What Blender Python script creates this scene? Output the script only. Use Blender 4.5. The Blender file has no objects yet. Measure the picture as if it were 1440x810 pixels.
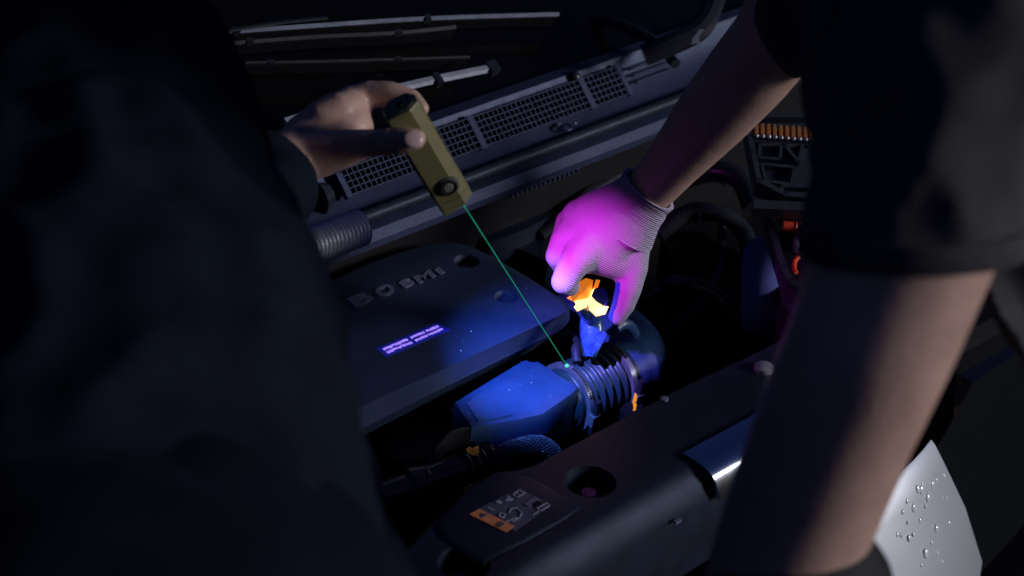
import bpy, bmesh, math, random
from mathutils import Vector, Matrix, noise
random.seed(7)
S = bpy.context.scene
COL = S.collection

# ------------------------------------------------------------------ camera
FPX = 2800.0                                   # focal length in pixels of a 1440 px wide picture
ax = Vector((1, .43, -.86)).normalized()
ay = Vector((-1, .6, -.86)); ay = (ay - ax * ax.dot(ay)).normalized()
az = ax.cross(ay)
CR = Vector((ax.x, ay.x, az.x)); CU = Vector((ax.y, ay.y, az.y)); CB = Vector((ax.z, ay.z, az.z))   # camera right / up / back in the world
CAM = Vector((0, 0, .95)) + CB * 1.75
cd = bpy.data.cameras.new('camera'); cam = bpy.data.objects.new('camera', cd); COL.objects.link(cam)
cam.matrix_world = Matrix(((CR.x, CU.x, CB.x, CAM.x), (CR.y, CU.y, CB.y, CAM.y), (CR.z, CU.z, CB.z, CAM.z), (0, 0, 0, 1)))
cd.sensor_width = 36; cd.lens = 36 * FPX / 1440; cd.clip_start = .02; cd.clip_end = 500
cd.dof.use_dof = True; cd.dof.focus_distance = 1.80; cd.dof.aperture_fstop = 5.6
S.camera = cam

# ------------------------------------------------------------------ light
LDIR = (CR * .95 + CU * .10 + CB * .26).normalized()       # towards the lamp-like night key, low and to the right
elev = math.asin(LDIR.z)
W = bpy.data.worlds.new('World'); S.world = W; W.use_nodes = True
nt = W.node_tree; bg = nt.nodes['Background']
sky = nt.nodes.new('ShaderNodeTexSky'); sky.sky_type = 'NISHITA'; sky.sun_disc = False
sky.sun_elevation = elev; sky.sun_rotation = math.atan2(LDIR.x, LDIR.y)
tint = nt.nodes.new('ShaderNodeMix'); tint.data_type = 'RGBA'; tint.blend_type = 'MULTIPLY'; tint.inputs[0].default_value = 1
tint.inputs[7].default_value = (.30, .40, 1.0, 1)          # night: the whole sky is bluer than by day
nt.links.new(sky.outputs[0], tint.inputs[6]); nt.links.new(tint.outputs[2], bg.inputs[0]); bg.inputs[1].default_value = .019
sd = bpy.data.lights.new('sun', 'SUN'); so = bpy.data.objects.new('sun', sd); COL.objects.link(so)
sd.energy = 1.7; sd.angle = math.radians(14); sd.color = (.97, .97, 1.0)
so.rotation_euler = LDIR.to_track_quat('Z', 'Y').to_euler()
S.view_settings.view_transform = 'Standard'; S.view_settings.look = 'None'
S.view_settings.exposure = 0; S.view_settings.gamma = 1
S.render.engine = 'CYCLES'; S.cycles.use_denoising = True; S.cycles.max_bounces = 5; S.cycles.caustics_reflective = False; S.cycles.caustics_refractive = False; S.cycles.use_adaptive_sampling = True; S.cycles.adaptive_threshold = .02

# ------------------------------------------------------------------ helpers
def ray(px, py): return (CR * ((px - 720) / FPX) - CU * ((py - 405) / FPX) - CB)
def Pz(px, py, z): r = ray(px, py); return CAM + r * ((z - CAM.z) / r.z)
def Py(px, py, y): r = ray(px, py); return CAM + r * ((y - CAM.y) / r.y)
def Pd(px, py, d): return CAM + ray(px, py) * d
def Pp(px, py, p0, nrm): r = ray(px, py); return CAM + r * ((p0 - CAM).dot(nrm) / r.dot(nrm))

def link(o, parent=None):
    COL.objects.link(o)
    if parent: o.parent = parent
    return o
def tag(o, label=None, cat=None, group=None, kind=None):
    if label: o['label'] = label
    if cat: o['category'] = cat
    if group: o['group'] = group
    if kind: o['kind'] = kind
    return o
def empty(name, loc):
    o = bpy.data.objects.new(name, None); o.location = loc; o.empty_display_size = .05; COL.objects.link(o); return o
def setparent(o, p):
    o.parent = p
    if p:
        m = Matrix.Translation(p.location) if p.parent is None else Matrix.Identity(4)
        o.matrix_parent_inverse = m.inverted()
def finish(name, bm, mat, parent=None, smooth=35, kind=None):
    me = bpy.data.meshes.new(name)
    bmesh.ops.recalc_face_normals(bm, faces=bm.faces[:])
    bm.to_mesh(me); bm.free()
    for m in (mat if isinstance(mat, (list, tuple)) else [mat]): me.materials.append(m)
    if smooth:
        me.polygons.foreach_set('use_smooth', [True] * len(me.polygons))
        me.set_sharp_from_angle(angle=math.radians(smooth))
    o = bpy.data.objects.new(name, me); COL.objects.link(o)
    if parent: setparent(o, parent)
    if kind: o['kind'] = kind
    return o
def bevel(bm, w, seg=2, ang=25):
    es = [e for e in bm.edges if len(e.link_faces) == 2 and e.calc_face_angle(0) > math.radians(ang)]
    if w > 0 and es: bmesh.ops.bevel(bm, geom=es, offset=w, segments=seg, affect='EDGES', profile=.6, clamp_overlap=True)
def add_loft(bm, rings, cap=True, closed=True):
    vs = [[bm.verts.new(p) for p in r] for r in rings]
    n = len(vs[0])
    for a, b in zip(vs[:-1], vs[1:]):
        for i in range(n if closed else n - 1):
            j = (i + 1) % n; bm.faces.new((a[i], a[j], b[j], b[i]))
    if cap and closed:
        bm.faces.new(vs[0][::-1]); bm.faces.new(vs[-1])
    return vs
def frame_of(d, hint=None):
    d = d.normalized(); h = hint or (Vector((0, 0, 1)) if abs(d.z) < .9 else Vector((1, 0, 0)))
    u = (h - d * h.dot(d)).normalized(); return u, d.cross(u)
def circle(c, u, v, r, n=20, rv=None):
    rv = r if rv is None else rv
    return [c + u * (r * math.cos(2 * math.pi * i / n)) + v * (rv * math.sin(2 * math.pi * i / n)) for i in range(n)]
def add_tube(bm, path, radii, n=16, cap=True):
    if not isinstance(radii, (list, tuple)): radii = [radii] * len(path)
    rings = []; u = None
    for i, p in enumerate(path):
        d = (path[min(i + 1, len(path) - 1)] - path[max(i - 1, 0)])
        u, v = frame_of(d, u)
        rings.append(circle(p, u, v, radii[i], n))
    return add_loft(bm, rings, cap)
def add_box(bm, c, u, v, w, su, sv, sw):
    u, v, w = u * su / 2, v * sv / 2, w * sw / 2
    return add_loft(bm, [[c - u - v - w, c + u - v - w, c + u + v - w, c - u + v - w], [c - u - v + w, c + u - v + w, c + u + v + w, c - u + v + w]])
def add_prism(bm, top, drop):
    return add_loft(bm, [[p + drop for p in top], list(top)])
def add_torus(bm, c, axis, R, r, n=28, m=8, hint=None):
    u, v = frame_of(axis, hint); a = axis.normalized()
    rings = []
    for i in range(n):
        t = 2 * math.pi * i / n; d = u * math.cos(t) + v * math.sin(t)
        rings.append([bm.verts.new(c + d * (R + r * math.cos(2 * math.pi * k / m)) + a * (r * math.sin(2 * math.pi * k / m))) for k in range(m)])
    for i in range(n):
        A, B = rings[i], rings[(i + 1) % n]
        for k in range(m): bm.faces.new((A[k], B[k], B[(k + 1) % m], A[(k + 1) % m]))
def add_sphere(bm, c, r, seg=10, rings=6, sc=(1, 1, 1), rot=None):
    m = Matrix.Translation(c) @ (rot.to_4x4() if rot else Matrix.Identity(4)) @ Matrix.Diagonal((*[r * s for s in sc], 1))
    bmesh.ops.create_uvsphere(bm, u_segments=seg, v_segments=rings, radius=1, matrix=m)
def spline(pts, k=6):
    out = []
    n = len(pts)
    for i in range(n - 1):
        p0, p1, p2, p3 = pts[max(i - 1, 0)], pts[i], pts[i + 1], pts[min(i + 2, n - 1)]
        for j in range(k):
            t = j / k
            out.append(.5 * ((2 * p1) + (p2 - p0) * t + (2 * p0 - 5 * p1 + 4 * p2 - p3) * t * t + (3 * p1 - p0 - 3 * p2 + p3) * t ** 3))
    out.append(pts[-1]); return out
def add_capsule(bm, a, b, ra, rb, n=18, h=5):
    d = (b - a); L = d.length
    if L < 1e-6: return add_sphere(bm, a, ra, n, 10)
    u, v = frame_of(d); d = d.normalized(); rings = []
    for i in range(h):
        t = math.pi / 2 * (1 - i / h); rings.append(circle(a - d * (ra * math.sin(t)), u, v, max(ra * math.cos(t), 1e-4), n))
    rings.append(circle(a, u, v, ra, n)); rings.append(circle(b, u, v, rb, n))
    for i in range(1, h + 1):
        t = math.pi / 2 * i / h; rings.append(circle(b + d * (rb * math.sin(t)), u, v, max(rb * math.cos(t), 1e-4), n))
    add_loft(bm, rings)
def fused(name, chains, voxel, smooth_it, mat, parent=None, extra=None, fold=None, cut=None):
    """chains: lists of (point, radius); fused by voxel remeshing into one continuous skin."""
    bm = bmesh.new()
    for ch in chains:
        if len(ch) == 1: add_sphere(bm, ch[0][0], ch[0][1], 20, 12)
        for (a, ra), (b, rb) in zip(ch[:-1], ch[1:]): add_capsule(bm, a, b, ra, rb)
    if extra: extra(bm)
    bmesh.ops.recalc_face_normals(bm, faces=bm.faces[:])
    me = bpy.data.meshes.new(name); bm.to_mesh(me); bm.free()
    o = bpy.data.objects.new(name, me); COL.objects.link(o)
    r = o.modifiers.new('r', 'REMESH'); r.mode = 'VOXEL'; r.voxel_size = voxel
    if smooth_it:
        s = o.modifiers.new('s', 'SMOOTH'); s.factor = .5; s.iterations = smooth_it
    dg = bpy.context.evaluated_depsgraph_get(); dg.update()
    me2 = bpy.data.meshes.new_from_object(o.evaluated_get(dg))
    o.modifiers.clear(); o.data = me2; bpy.data.meshes.remove(me); me2.name = name
    if fold:
        nrm = [v.normal.copy() for v in me2.vertices]
        for v, nn in zip(me2.vertices, nrm): v.co += nn * fold(v.co, nn)
    if cut:
        bm = bmesh.new(); bm.from_mesh(me2)
        bmesh.ops.delete(bm, geom=[f for f in bm.faces if cut(f.calc_center_median())], context='FACES')
        bm.to_mesh(me2); bm.free()
    me2.materials.clear()
    for m in (mat if isinstance(mat, (list, tuple)) else [mat]): me2.materials.append(m)
    me2.polygons.foreach_set('use_smooth', [True] * len(me2.polygons))
    if parent: setparent(o, parent)
    return o

# ------------------------------------------------------------------ materials
def material(name, col, rough=.5, metal=0, spec=.5, stint=None, bump=0, bscale=400, var=0, vscale=30, coat=0, emit=None, estr=0, sss=0, grain=None, trans=0):
    m = bpy.data.materials.new(name); m.use_nodes = True
    t = m.node_tree; b = t.nodes['Principled BSDF']; L = t.links.new
    b.inputs['Base Color'].default_value = (*col, 1); b.inputs['Roughness'].default_value = rough
    b.inputs['Metallic'].default_value = metal; b.inputs['Specular IOR Level'].default_value = spec
    b.inputs['Coat Weight'].default_value = coat; b.inputs['Transmission Weight'].default_value = trans
    if stint: b.inputs['Specular Tint'].default_value = (*stint, 1)
    if sss:
        b.inputs['Subsurface Weight'].default_value = sss; b.inputs['Subsurface Radius'].default_value = (.01, .004, .002); b.inputs['Subsurface Scale'].default_value = .6
    if emit: b.inputs['Emission Color'].default_value = (*emit, 1); b.inputs['Emission Strength'].default_value = estr
    tc = t.nodes.new('ShaderNodeTexCoord')
    if var:
        n = t.nodes.new('ShaderNodeTexNoise'); n.inputs['Scale'].default_value = vscale; n.inputs['Detail'].default_value = 8; n.inputs['Roughness'].default_value = .65
        L(tc.outputs['Object'], n.inputs['Vector'])
        r = t.nodes.new('ShaderNodeValToRGB')
        lo = [c * (1 - var) for c in col]; hi = [min(1, c * (1 + var)) for c in col]
        r.color_ramp.elements[0].position = .3; r.color_ramp.elements[1].position = .7
        r.color_ramp.elements[0].color = (*lo, 1); r.color_ramp.elements[1].color = (*hi, 1)
        L(n.outputs[0], r.inputs[0]); L(r.outputs[0], b.inputs['Base Color'])
        mr = t.nodes.new('ShaderNodeMapRange'); mr.inputs[3].default_value = max(.02, rough - .12); mr.inputs[4].default_value = min(1, rough + .12)
        n2 = t.nodes.new('ShaderNodeTexNoise'); n2.inputs['Scale'].default_value = vscale * 2.3; n2.inputs['Detail'].default_value = 6
        L(tc.outputs['Object'], n2.inputs['Vector']); L(n2.outputs[0], mr.inputs[0]); L(mr.outputs[0], b.inputs['Roughness'])
    if bump:
        n = t.nodes.new('ShaderNodeTexNoise'); n.inputs['Scale'].default_value = bscale; n.inputs['Detail'].default_value = 3
        L(tc.outputs['Object'], n.inputs['Vector'])
        bp = t.nodes.new('ShaderNodeBump'); bp.inputs['Strength'].default_value = bump; bp.inputs['Distance'].default_value = .001
        L(n.outputs[0], bp.inputs['Height']); L(bp.outputs[0], b.inputs['Normal'])
    return m
PLA = material('black_plastic', (.010, .013, .026), .45, spec=.32, stint=(.55, .7, 1), bump=.35, bscale=1500, var=.25, vscale=25)
COVER = material('engine_cover_plastic', (.019, .030, .066), .36, spec=.7, bump=.4, bscale=1300, var=.22, vscale=22)
GLOSS = material('gloss_black_plastic', (.020, .021, .028), .24, bump=.1, bscale=300, var=.2)
DARK = material('shade_black', (.004, .004, .006), .7, spec=.2, var=.4, vscale=40)  # near-black: the shade of the engine bay is put into the colour
DUCT = material('duct_plastic', (.028, .066, .17), .28, bump=.4, bscale=1100, var=.18, vscale=30)
RUB = material('rubber', (.020, .024, .034), .5, spec=.3, stint=(.55, .7, 1), bump=.2, bscale=700, var=.3)
HOSE = material('intake_hose_rubber', (.014, .040, .050), .38, bump=.2, bscale=700, var=.3)
COWL = material('cowl_plastic', (.032, .038, .080), .45, stint=(.6, .72, 1), bump=.3, bscale=1200, var=.25, vscale=35)
GLASS = material('windscreen_glass', (.003, .003, .004), .08, var=0, spec=.3)
ALU = material('brushed_aluminium', (.62, .63, .68), .32, .5, bump=.2, bscale=900, var=.15)
STEEL = material('steel', (.20, .21, .24), .34, .5, var=.2, vscale=90)
CHROME = material('chrome_trim', (.8, .82, .86), .12, 1)
PAINT = material('silver_white_paint', (.88, .90, .95), .32, .6, coat=.3)
OLIVE = material('olive_anodised', (.165, .15, .068), .42, .15, bump=.25, bscale=2200, var=.10, vscale=60)
OLIVED = material('olive_anodised_knurl', (.075, .068, .024), .5, .25, bump=.25, bscale=2200)
SKIN = material('skin', (.52, .325, .265), .46, bump=.35, bscale=240, var=.12, vscale=45)
NAIL = material('fingernail', (.47, .33, .33), .25)
SHIRTL = material('black_jersey', (.008, .011, .019), .95, spec=.03, bump=.5, bscale=900, var=.2)
SHIRTR = material('charcoal_tshirt', (.060, .058, .062), .95, spec=.05, bump=.5, bscale=900, var=.2)
TROUS = material('black_trousers', (.006, .008, .014), .95, spec=.02, bump=.4, bscale=700)
HAIR = material('black_hair', (.008, .007, .006), .6, bump=.8, bscale=500)
BLKGLOVE = material('black_glove', (.008, .008, .010), .8, bump=.5, bscale=600)
BLUEPALM = material('blue_latex_palm', (.03, .11, .42), .5, bump=.6, bscale=700, var=.2)
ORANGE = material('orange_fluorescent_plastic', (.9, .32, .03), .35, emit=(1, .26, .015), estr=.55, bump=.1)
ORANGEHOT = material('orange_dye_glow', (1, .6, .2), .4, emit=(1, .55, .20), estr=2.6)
ORCLIP = material('orange_clip', (.75, .33, .07), .45, var=.3, vscale=200)
BLUECUP = material('blue_cap', (.03, .06, .35), .35)
BLUESEN = material('wet_blue_sensor', (.03, .09, .30), .22, bump=1.0, bscale=120, var=.6, vscale=90)
STICKOR = material('orange_sticker', (.62, .21, .08), .5, var=.25, vscale=300)
STICKW = material('sticker_grey_print', (.30, .30, .42), .5, var=.35, vscale=300)
STICKD = material('sticker_dark_print', (.06, .065, .11), .5, var=.4, vscale=300)
LETTER = material('grey_badge_letter', (.14, .15, .23), .4)
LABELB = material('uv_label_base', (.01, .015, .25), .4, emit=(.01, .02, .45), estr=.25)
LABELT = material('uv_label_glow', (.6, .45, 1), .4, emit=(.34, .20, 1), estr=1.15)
RESV = material('reservoir_plastic', (.06, .07, .26), .75, spec=.2, bump=.2, bscale=200, var=.3, vscale=14)
BITOR = material('orange_bit_holder', (.48, .17, .05), .5)
RED = material('red_handle', (.95, .09, .04), .35)
LASER = material('green_laser', (0, 0, 0), 1, spec=0, emit=(.01, .26, .15), estr=1.0)
LASERDOT = material('green_laser_dot', (0, 0, 0), .5, emit=(.05, 1, .42), estr=2)
WATER = material('water_drop', (.80, .82, .86), .06, coat=1)
GROUND = material('wet_asphalt', (.003, .003, .005), .8, spec=.05, bump=1, bscale=90, var=.4, vscale=8)
LENS = material('headlight_lens', (.01, .011, .014), .08, coat=.5)
HORN = material('pale_worn_metal', (.5, .5, .55), .4, .6, var=.3)

def knit_material():
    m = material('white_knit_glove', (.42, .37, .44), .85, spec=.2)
    t = m.node_tree; b = t.nodes['Principled BSDF']; L = t.links.new
    tc = t.nodes.new('ShaderNodeTexCoord'); mp = t.nodes.new('ShaderNodeMapping')
    L(tc.outputs['Object'], mp.inputs['Vector'])
    # courses run across the hand, perpendicular to the forearm
    d = (Pd(905, 270, 1.75) - Pd(805, 400, 1.78)).normalized()
    mp.inputs['Rotation'].default_value = d.rotation_difference(Vector((1, 0, 0))).to_euler()
    w = t.nodes.new('ShaderNodeTexWave'); w.inputs['Scale'].default_value = 165; w.inputs['Distortion'].default_value = .6; w.inputs['Detail'].default_value = 1
    L(mp.outputs[0], w.inputs['Vector'])
    w2 = t.nodes.new('ShaderNodeTexWave'); w2.bands_direction = 'Y'; w2.inputs['Scale'].default_value = 260; w2.inputs['Distortion'].default_value = .5
    L(mp.outputs[0], w2.inputs['Vector'])
    a = t.nodes.new('ShaderNodeMath'); a.operation = 'MULTIPLY_ADD'; a.inputs[1].default_value = .35
    L(w2.outputs[1], a.inputs[0]); L(w.outputs[1], a.inputs[2])
    bp = t.nodes.new('ShaderNodeBump'); bp.inputs['Strength'].default_value = .8; bp.inputs['Distance'].default_value = .0007
    L(a.outputs[0], bp.inputs['Height']); L(bp.outputs[0], b.inputs['Normal'])
    # the palm side of the thumb and fingers is dipped in blue latex
    ge = t.nodes.new('ShaderNodeNewGeometry')
    def dot(sock, vec, off, k):
        q = t.nodes.new('ShaderNodeVectorMath'); q.operation = 'DOT_PRODUCT'; q.inputs[1].default_value = vec; L(sock, q.inputs[0])
        r = t.nodes.new('ShaderNodeMapRange'); r.inputs[1].default_value = off; r.inputs[2].default_value = off + k; L(q.outputs['Value'], r.inputs[0]); return r
    inner = (-CR * .88 - CB * .40 - CU * .1).normalized()
    m1 = dot(ge.outputs['Normal'], inner, .30, .06)
    p0 = Pd(850, 392, 1.785); m2 = dot(tc.outputs['Object'], -CU, -CU.dot(p0), .004)
    m3 = dot(tc.outputs['Object'], CR, CR.dot(Pd(845, 420, 1.785)), .002)
    mm = t.nodes.new('ShaderNodeMath'); mm.operation = 'MULTIPLY'; L(m1.outputs[0], mm.inputs[0]); L(m2.outputs[0], mm.inputs[1])
    mn = t.nodes.new('ShaderNodeMath'); mn.operation = 'MULTIPLY'; L(mm.outputs[0], mn.inputs[0]); L(m3.outputs[0], mn.inputs[1])
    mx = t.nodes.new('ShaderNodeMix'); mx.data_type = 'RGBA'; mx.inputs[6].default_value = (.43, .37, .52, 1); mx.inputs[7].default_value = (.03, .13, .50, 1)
    L(mn.outputs[0], mx.inputs[0]); L(mx.outputs[2], b.inputs['Base Color'])
    return m
KNIT = knit_material()

XV, YV, ZV = Vector((1, 0, 0)), Vector((0, 1, 0)), Vector((0, 0, 1))

# ================================================================== setting
bm = bmesh.new(); add_box(bm, Vector((0, 0, -.05)), XV, YV, ZV, 120, 120, .1)
tag(finish('ground', bm, GROUND, smooth=0), kind='structure')

# ================================================================== the car
car = empty('car', (.25, .1, 0))
tag(car, 'dark car front with its engine bay open between the two people', 'car')
X0, X1 = -.62, 1.05                                   # left and right wings of the car

# --- tub, firewall, wings
bm = bmesh.new()
add_box(bm, Vector((.215, .05, .55)), XV, YV, ZV, X1 - X0 - .1, .42, .04)
add_box(bm, Vector((.215, .275, .72)), XV, YV, ZV, X1 - X0 - .1, .03, .36)
bevel(bm, .004); finish('engine_bay_tub', bm, DARK, car)
for s, xx in ((-1, X0 + .02), (1, X1 - .02)):
    bm = bmesh.new()
    prof = [(-.2, .45), (-.24, .62), (-.18, .80), (0, .87), (.3, .93), (1.1, .95), (1.1, .2), (.75, .2), (.62, .45), (.35, .55), (.1, .45), (0, .25), (-.2, .25)]
    add_loft(bm, [[Vector((xx - .05, a, b)) for a, b in prof], [Vector((xx + .05, a, b)) for a, b in prof]])
    bevel(bm, .012, 3); finish('front_wing', bm, GLOSS, car)

# --- windscreen and scuttle
wp0 = Vector((0, .285, .957)); wang = math.radians(27)
wn = Vector((0, -math.sin(wang), math.cos(wang))); wd = Vector((0, math.cos(wang), math.sin(wang)))
bm = bmesh.new()
rows = []
for i in range(13):
    x = X0 + .05 + (X1 - X0 - .1) * i / 12
    cx = (x - .25) / .85
    off = Vector((0, .10 * cx * cx, 0))
    p = Vector((x, .29, .945)) + off
    rows.append([p, p + wd * .75, p + wd * .75 - wn * .006, p - wn * .006])
add_loft(bm, rows); finish('windscreen', bm, GLASS, car)
bm = bmesh.new()
add_box(bm, Vector((.215, .95, .9)), XV, YV, ZV, X1 - X0 - .1, .04, .85); finish('bulkhead', bm, DARK, car)

# cowl panel: profile in y,z swept along X
def sweep(name, prof, xa, xb, mat, bev=.003, seg=2, parent=car, n=2, smooth=35):
    bm = bmesh.new()
    add_loft(bm, [[Vector((xa + (xb - xa) * i / (n - 1), a, b)) for a, b in prof] for i in range(n)])
    bevel(bm, bev, seg); return finish(name, bm, mat, parent, smooth)
GT, GB = Vector((0, .262, .951)), Vector((0, .243, .9325))         # top and bottom of the grille face
gdir = (GT - GB).normalized(); gn = Vector((0, -gdir.z, gdir.y))
cowl = sweep('cowl_panel', [(.290, .958), (.272, .9595), (.262, .944), (.245, .925), (.234, .922), (.222, .915), (.222, .895), (.290, .895)], X0 + .06, X1 - .06, COWL, .002)
# ends of the panel that carry no grille
def gx(px, py): return Pp(px, py, GB, gn).x
xg0, xg1, xg2, xg3 = gx(485, 262), gx(668, 190), gx(820, 130), gx(868, 112)
def grille(xa, xb):
    bm = bmesh.new(); L = (GT - GB).length + .006
    for k in range(6):
        c = GB - gdir * .003 + gdir * (L * k / 5) + gn * .0035
        add_box(bm, Vector(((xa + xb) / 2, c.y, c.z)), XV, gdir, gn, xb - xa, .0011, .004)
    n = int((xb - xa) / .0064)
    for k in range(n + 1):
        c = (GB + GT) / 2 + gn * .0032
        add_box(bm, Vector((xa + (xb - xa) * k / n, c.y, c.z)), XV, gdir, gn, .0011, L, .0034)
    return finish('cowl_grille', bm, COWL, cowl, smooth=0)
bm = bmesh.new()
c = (GB + GT) / 2 + gn * .0004
add_box(bm, Vector(((xg0 + xg3) / 2, c.y, c.z)), XV, gdir, gn, xg3 - xg0, .031, .002); finish('grille_shade_sheet', bm, DARK, cowl, smooth=0)  # dark sheet behind the bars, painted in for the shade of the recess
for a, b in ((xg0, xg1 - .004), (xg1 + .004, xg2 - .004), (xg2 + .004, xg3)): grille(a, b)
for xx, w in ((xg0 - .004, .006), (xg1, .008), (xg2, .008), (xg3 + .004, .006)):
    bm = bmesh.new(); c = (GB + GT) / 2 + gn * .003
    add_box(bm, Vector((xx, c.y, c.z)), XV, gdir, gn, w, .037, .006); bevel(bm, .0012); finish('grille_divider', bm, COWL, cowl)
for k in range(3):
    bm = bmesh.new(); c = GB + gdir * (.006 + .008 * k) + gn * .003
    add_box(bm, Vector((xg3 + .055, c.y, c.z)), XV, gdir, gn, .07, .002, .004); finish('panel_rib', bm, COWL, cowl, smooth=0)
p = Pp(808, 110, GT, gn); bm = bmesh.new(); add_sphere(bm, Vector((p.x, .268, .958)), .007, 12, 8, (1, 1, .8)); finish('washer_nozzle', bm, GLOSS, cowl)
p = Pp(797, 167, GB, ZV); bm = bmesh.new(); add_torus(bm, Vector((p.x - .006, .232, .926)), ZV, .008, .0012, 20, 6); finish('retaining_clip', bm, COWL, cowl)
p = Pp(803, 164, GB, ZV); bm = bmesh.new(); add_sphere(bm, Vector((p.x, .2295, .9275)), .0016, 8, 6); finish('clip_head', bm, HORN, cowl)
# end cap at the left of the grille
p = Pp(452, 268, GB, gn); bm = bmesh.new(); add_tube(bm, [Vector((p.x - .006, .250, .934)), Vector((p.x + .006, .250, .934))], [.017, .013], 18); finish('cowl_end_plug', bm, GLOSS, cowl)
# two rubber seals in front of the panel
bm = bmesh.new()
for (yy, zz, r) in ((.214, .921, .0062),):
    add_tube(bm, [Vector((X0 + .06 + (X1 - X0 - .12) * i / 30, yy, zz)) for i in range(31)], r, 12)
finish('bonnet_seal', bm, RUB, car)
sweep('cowl_front_flange', [(.222, .913), (.203, .911), (.196, .903), (.197, .895), (.222, .895)], X0 + .06, X1 - .06, COWL, .0025, 3)
sweep('cowl_lower_wall', [(.235, .896), (.228, .896), (.224, .80), (.235, .80)], X0 + .06, X1 - .06, DARK, .001)
for k in range(15):
    p = Py(724 + 6.6 * k, 232 - 2.5 * k, .222); bm = bmesh.new()
    add_box(bm, Vector((p.x, .224, .880)), XV, YV, ZV, .0022, .006, .016); finish('wall_rib', bm, COWL, car, smooth=0)

# --- wipers
def Wp(px, py, h=0): return Pp(px, py, wp0 + wn * h, wn)
def wiper(pts_blade, pts_arm, wb, wa, armmat):
    root = empty('wiper', Wp(*pts_blade[0], .02)); root.location = (0, 0, 0); root.parent = car
    root.matrix_parent_inverse = Matrix.Translation(car.location).inverted()
    if pts_blade:
        pth = spline([Wp(x, y, .018) for x, y in pts_blade], 8)
        bm = bmesh.new(); rings = []
        for i, q in enumerate(pth):
            d = (pth[min(i + 1, len(pth) - 1)] - pth[max(i - 1, 0)]).normalized(); sd_ = wn.cross(d)
            rings.append([q + sd_ * wb, q + wn * wb * 1.2, q - sd_ * wb, q - wn * wb * 1.4])
        add_loft(bm, rings); o = finish('blade', bm, armmat, None); setparent(o, None); o.parent = root
        bm = bmesh.new(); rings = []
        for i, q in enumerate(pth):
            d = (pth[min(i + 1, len(pth) - 1)] - pth[max(i - 1, 0)]).normalized(); sd_ = wn.cross(d)
            rings.append([q - wn * wb * 1.3 + sd_ * .002, q - wn * wb * 1.3 - sd_ * .002, q - wn * .017 - sd_ * .001, q - wn * .017 + sd_ * .001])
        add_loft(bm, rings); finish('rubber_edge', bm, DARK, None).parent = root
        for k in (3, 2 * len(pth) // 3):
            q = pth[k]; d = (pth[k + 1] - pth[k - 1]).normalized(); bm = bmesh.new()
            add_box(bm, q, d, wn.cross(d), wn, .007, wb * 2.4, wb * 2.5); bevel(bm, .001); finish('blade_clip', bm, GLOSS, None).parent = root
    if pts_arm:
        pth = spline([Wp(x, y, .032) for x, y in pts_arm], 6); bm = bmesh.new(); rings = []
        for i, q in enumerate(pth):
            d = (pth[min(i + 1, len(pth) - 1)] - pth[max(i - 1, 0)]).normalized(); sd_ = wn.cross(d)
            rings.append([q + sd_ * wa, q + sd_ * wa * .5 + wn * wa * .7, q - sd_ * wa * .5 + wn * wa * .7, q - sd_ * wa, q - wn * wa * .3])
        add_loft(bm, rings); bevel(bm, .0006, 1); finish('arm', bm, armmat, None).parent = root
    return root
WIPM = material('wiper_metal', (.12, .13, .18), .38, .5, var=.25, vscale=60)
WIPA = material('wiper_arm_grey', (.38, .39, .46), .42, .3, var=.3, vscale=60)
WIPD = material('wiper_dark', (.012, .015, .022), .35, .2, var=.2, vscale=60)
wiper([(290, 47), (430, 37), (600, 26), (785, 20)], [], .0028, .005, WIPM)
w2 = wiper([(310, 62), (440, 52), (560, 46), (640, 38)], [(300, 46), (340, 40), (400, 31), (460, 25)], .0024, .0024, WIPD)
reflection_line = wiper([(345, 88), (460, 86), (560, 83), (660, 80)], [], .0016, .004, WIPD)  # no wiper: strip drawn for the reflected line along the glass's lower edge
w4 = wiper([(404, 172), (430, 165), (445, 160), (455, 157)], [(400, 172), (500, 140), (580, 119), (640, 106), (690, 96)], .002, .0050, WIPA)
for (a, b, w, mt) in (((610, 113.5), (618, 111.5), .0064, GLOSS), ((686, 98), (698, 94), .0066, GLOSS)):
    bm = bmesh.new(); A, B = Wp(*a, .032), Wp(*b, .032); d = (B - A).normalized()
    add_box(bm, (A + B) / 2, d, wn.cross(d), wn, (B - A).length, w * 2, w * 1.5); bevel(bm, .0015); finish('arm_band', bm, mt, None).parent = w4

# --- hinge bracket at the upper right
hinge = None
bm = bmesh.new()
pth = spline([Pd(905, 78, 2.12), Pd(945, 62, 2.12), Pd(985, 40, 2.13), Pd(1003, 5, 2.15), Pd(1010, -30, 2.17)], 6)
add_tube(bm, pth, .012, 10); hinge = finish('bonnet_hinge', bm, GLOSS, car)
bm = bmesh.new(); pl = [Pd(972, 62, 2.085), Pd(984, 60, 2.085), Pd(982, 53, 2.085), Pd(991, 41, 2.085), Pd(984, 41, 2.085), Pd(974, 54, 2.085)]
add_prism(bm, pl, -CB * .008); bevel(bm, .001); finish('hinge_tab', bm, HORN, hinge)
bm = bmesh.new(); add_tube(bm, spline([Pd(800, 40, 2.25), Pd(850, 30, 2.22), Pd(915, 55, 2.18), Pd(950, 90, 2.14)], 6), .006, 8); finish('drain_hose', bm, RUB, car)

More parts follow.
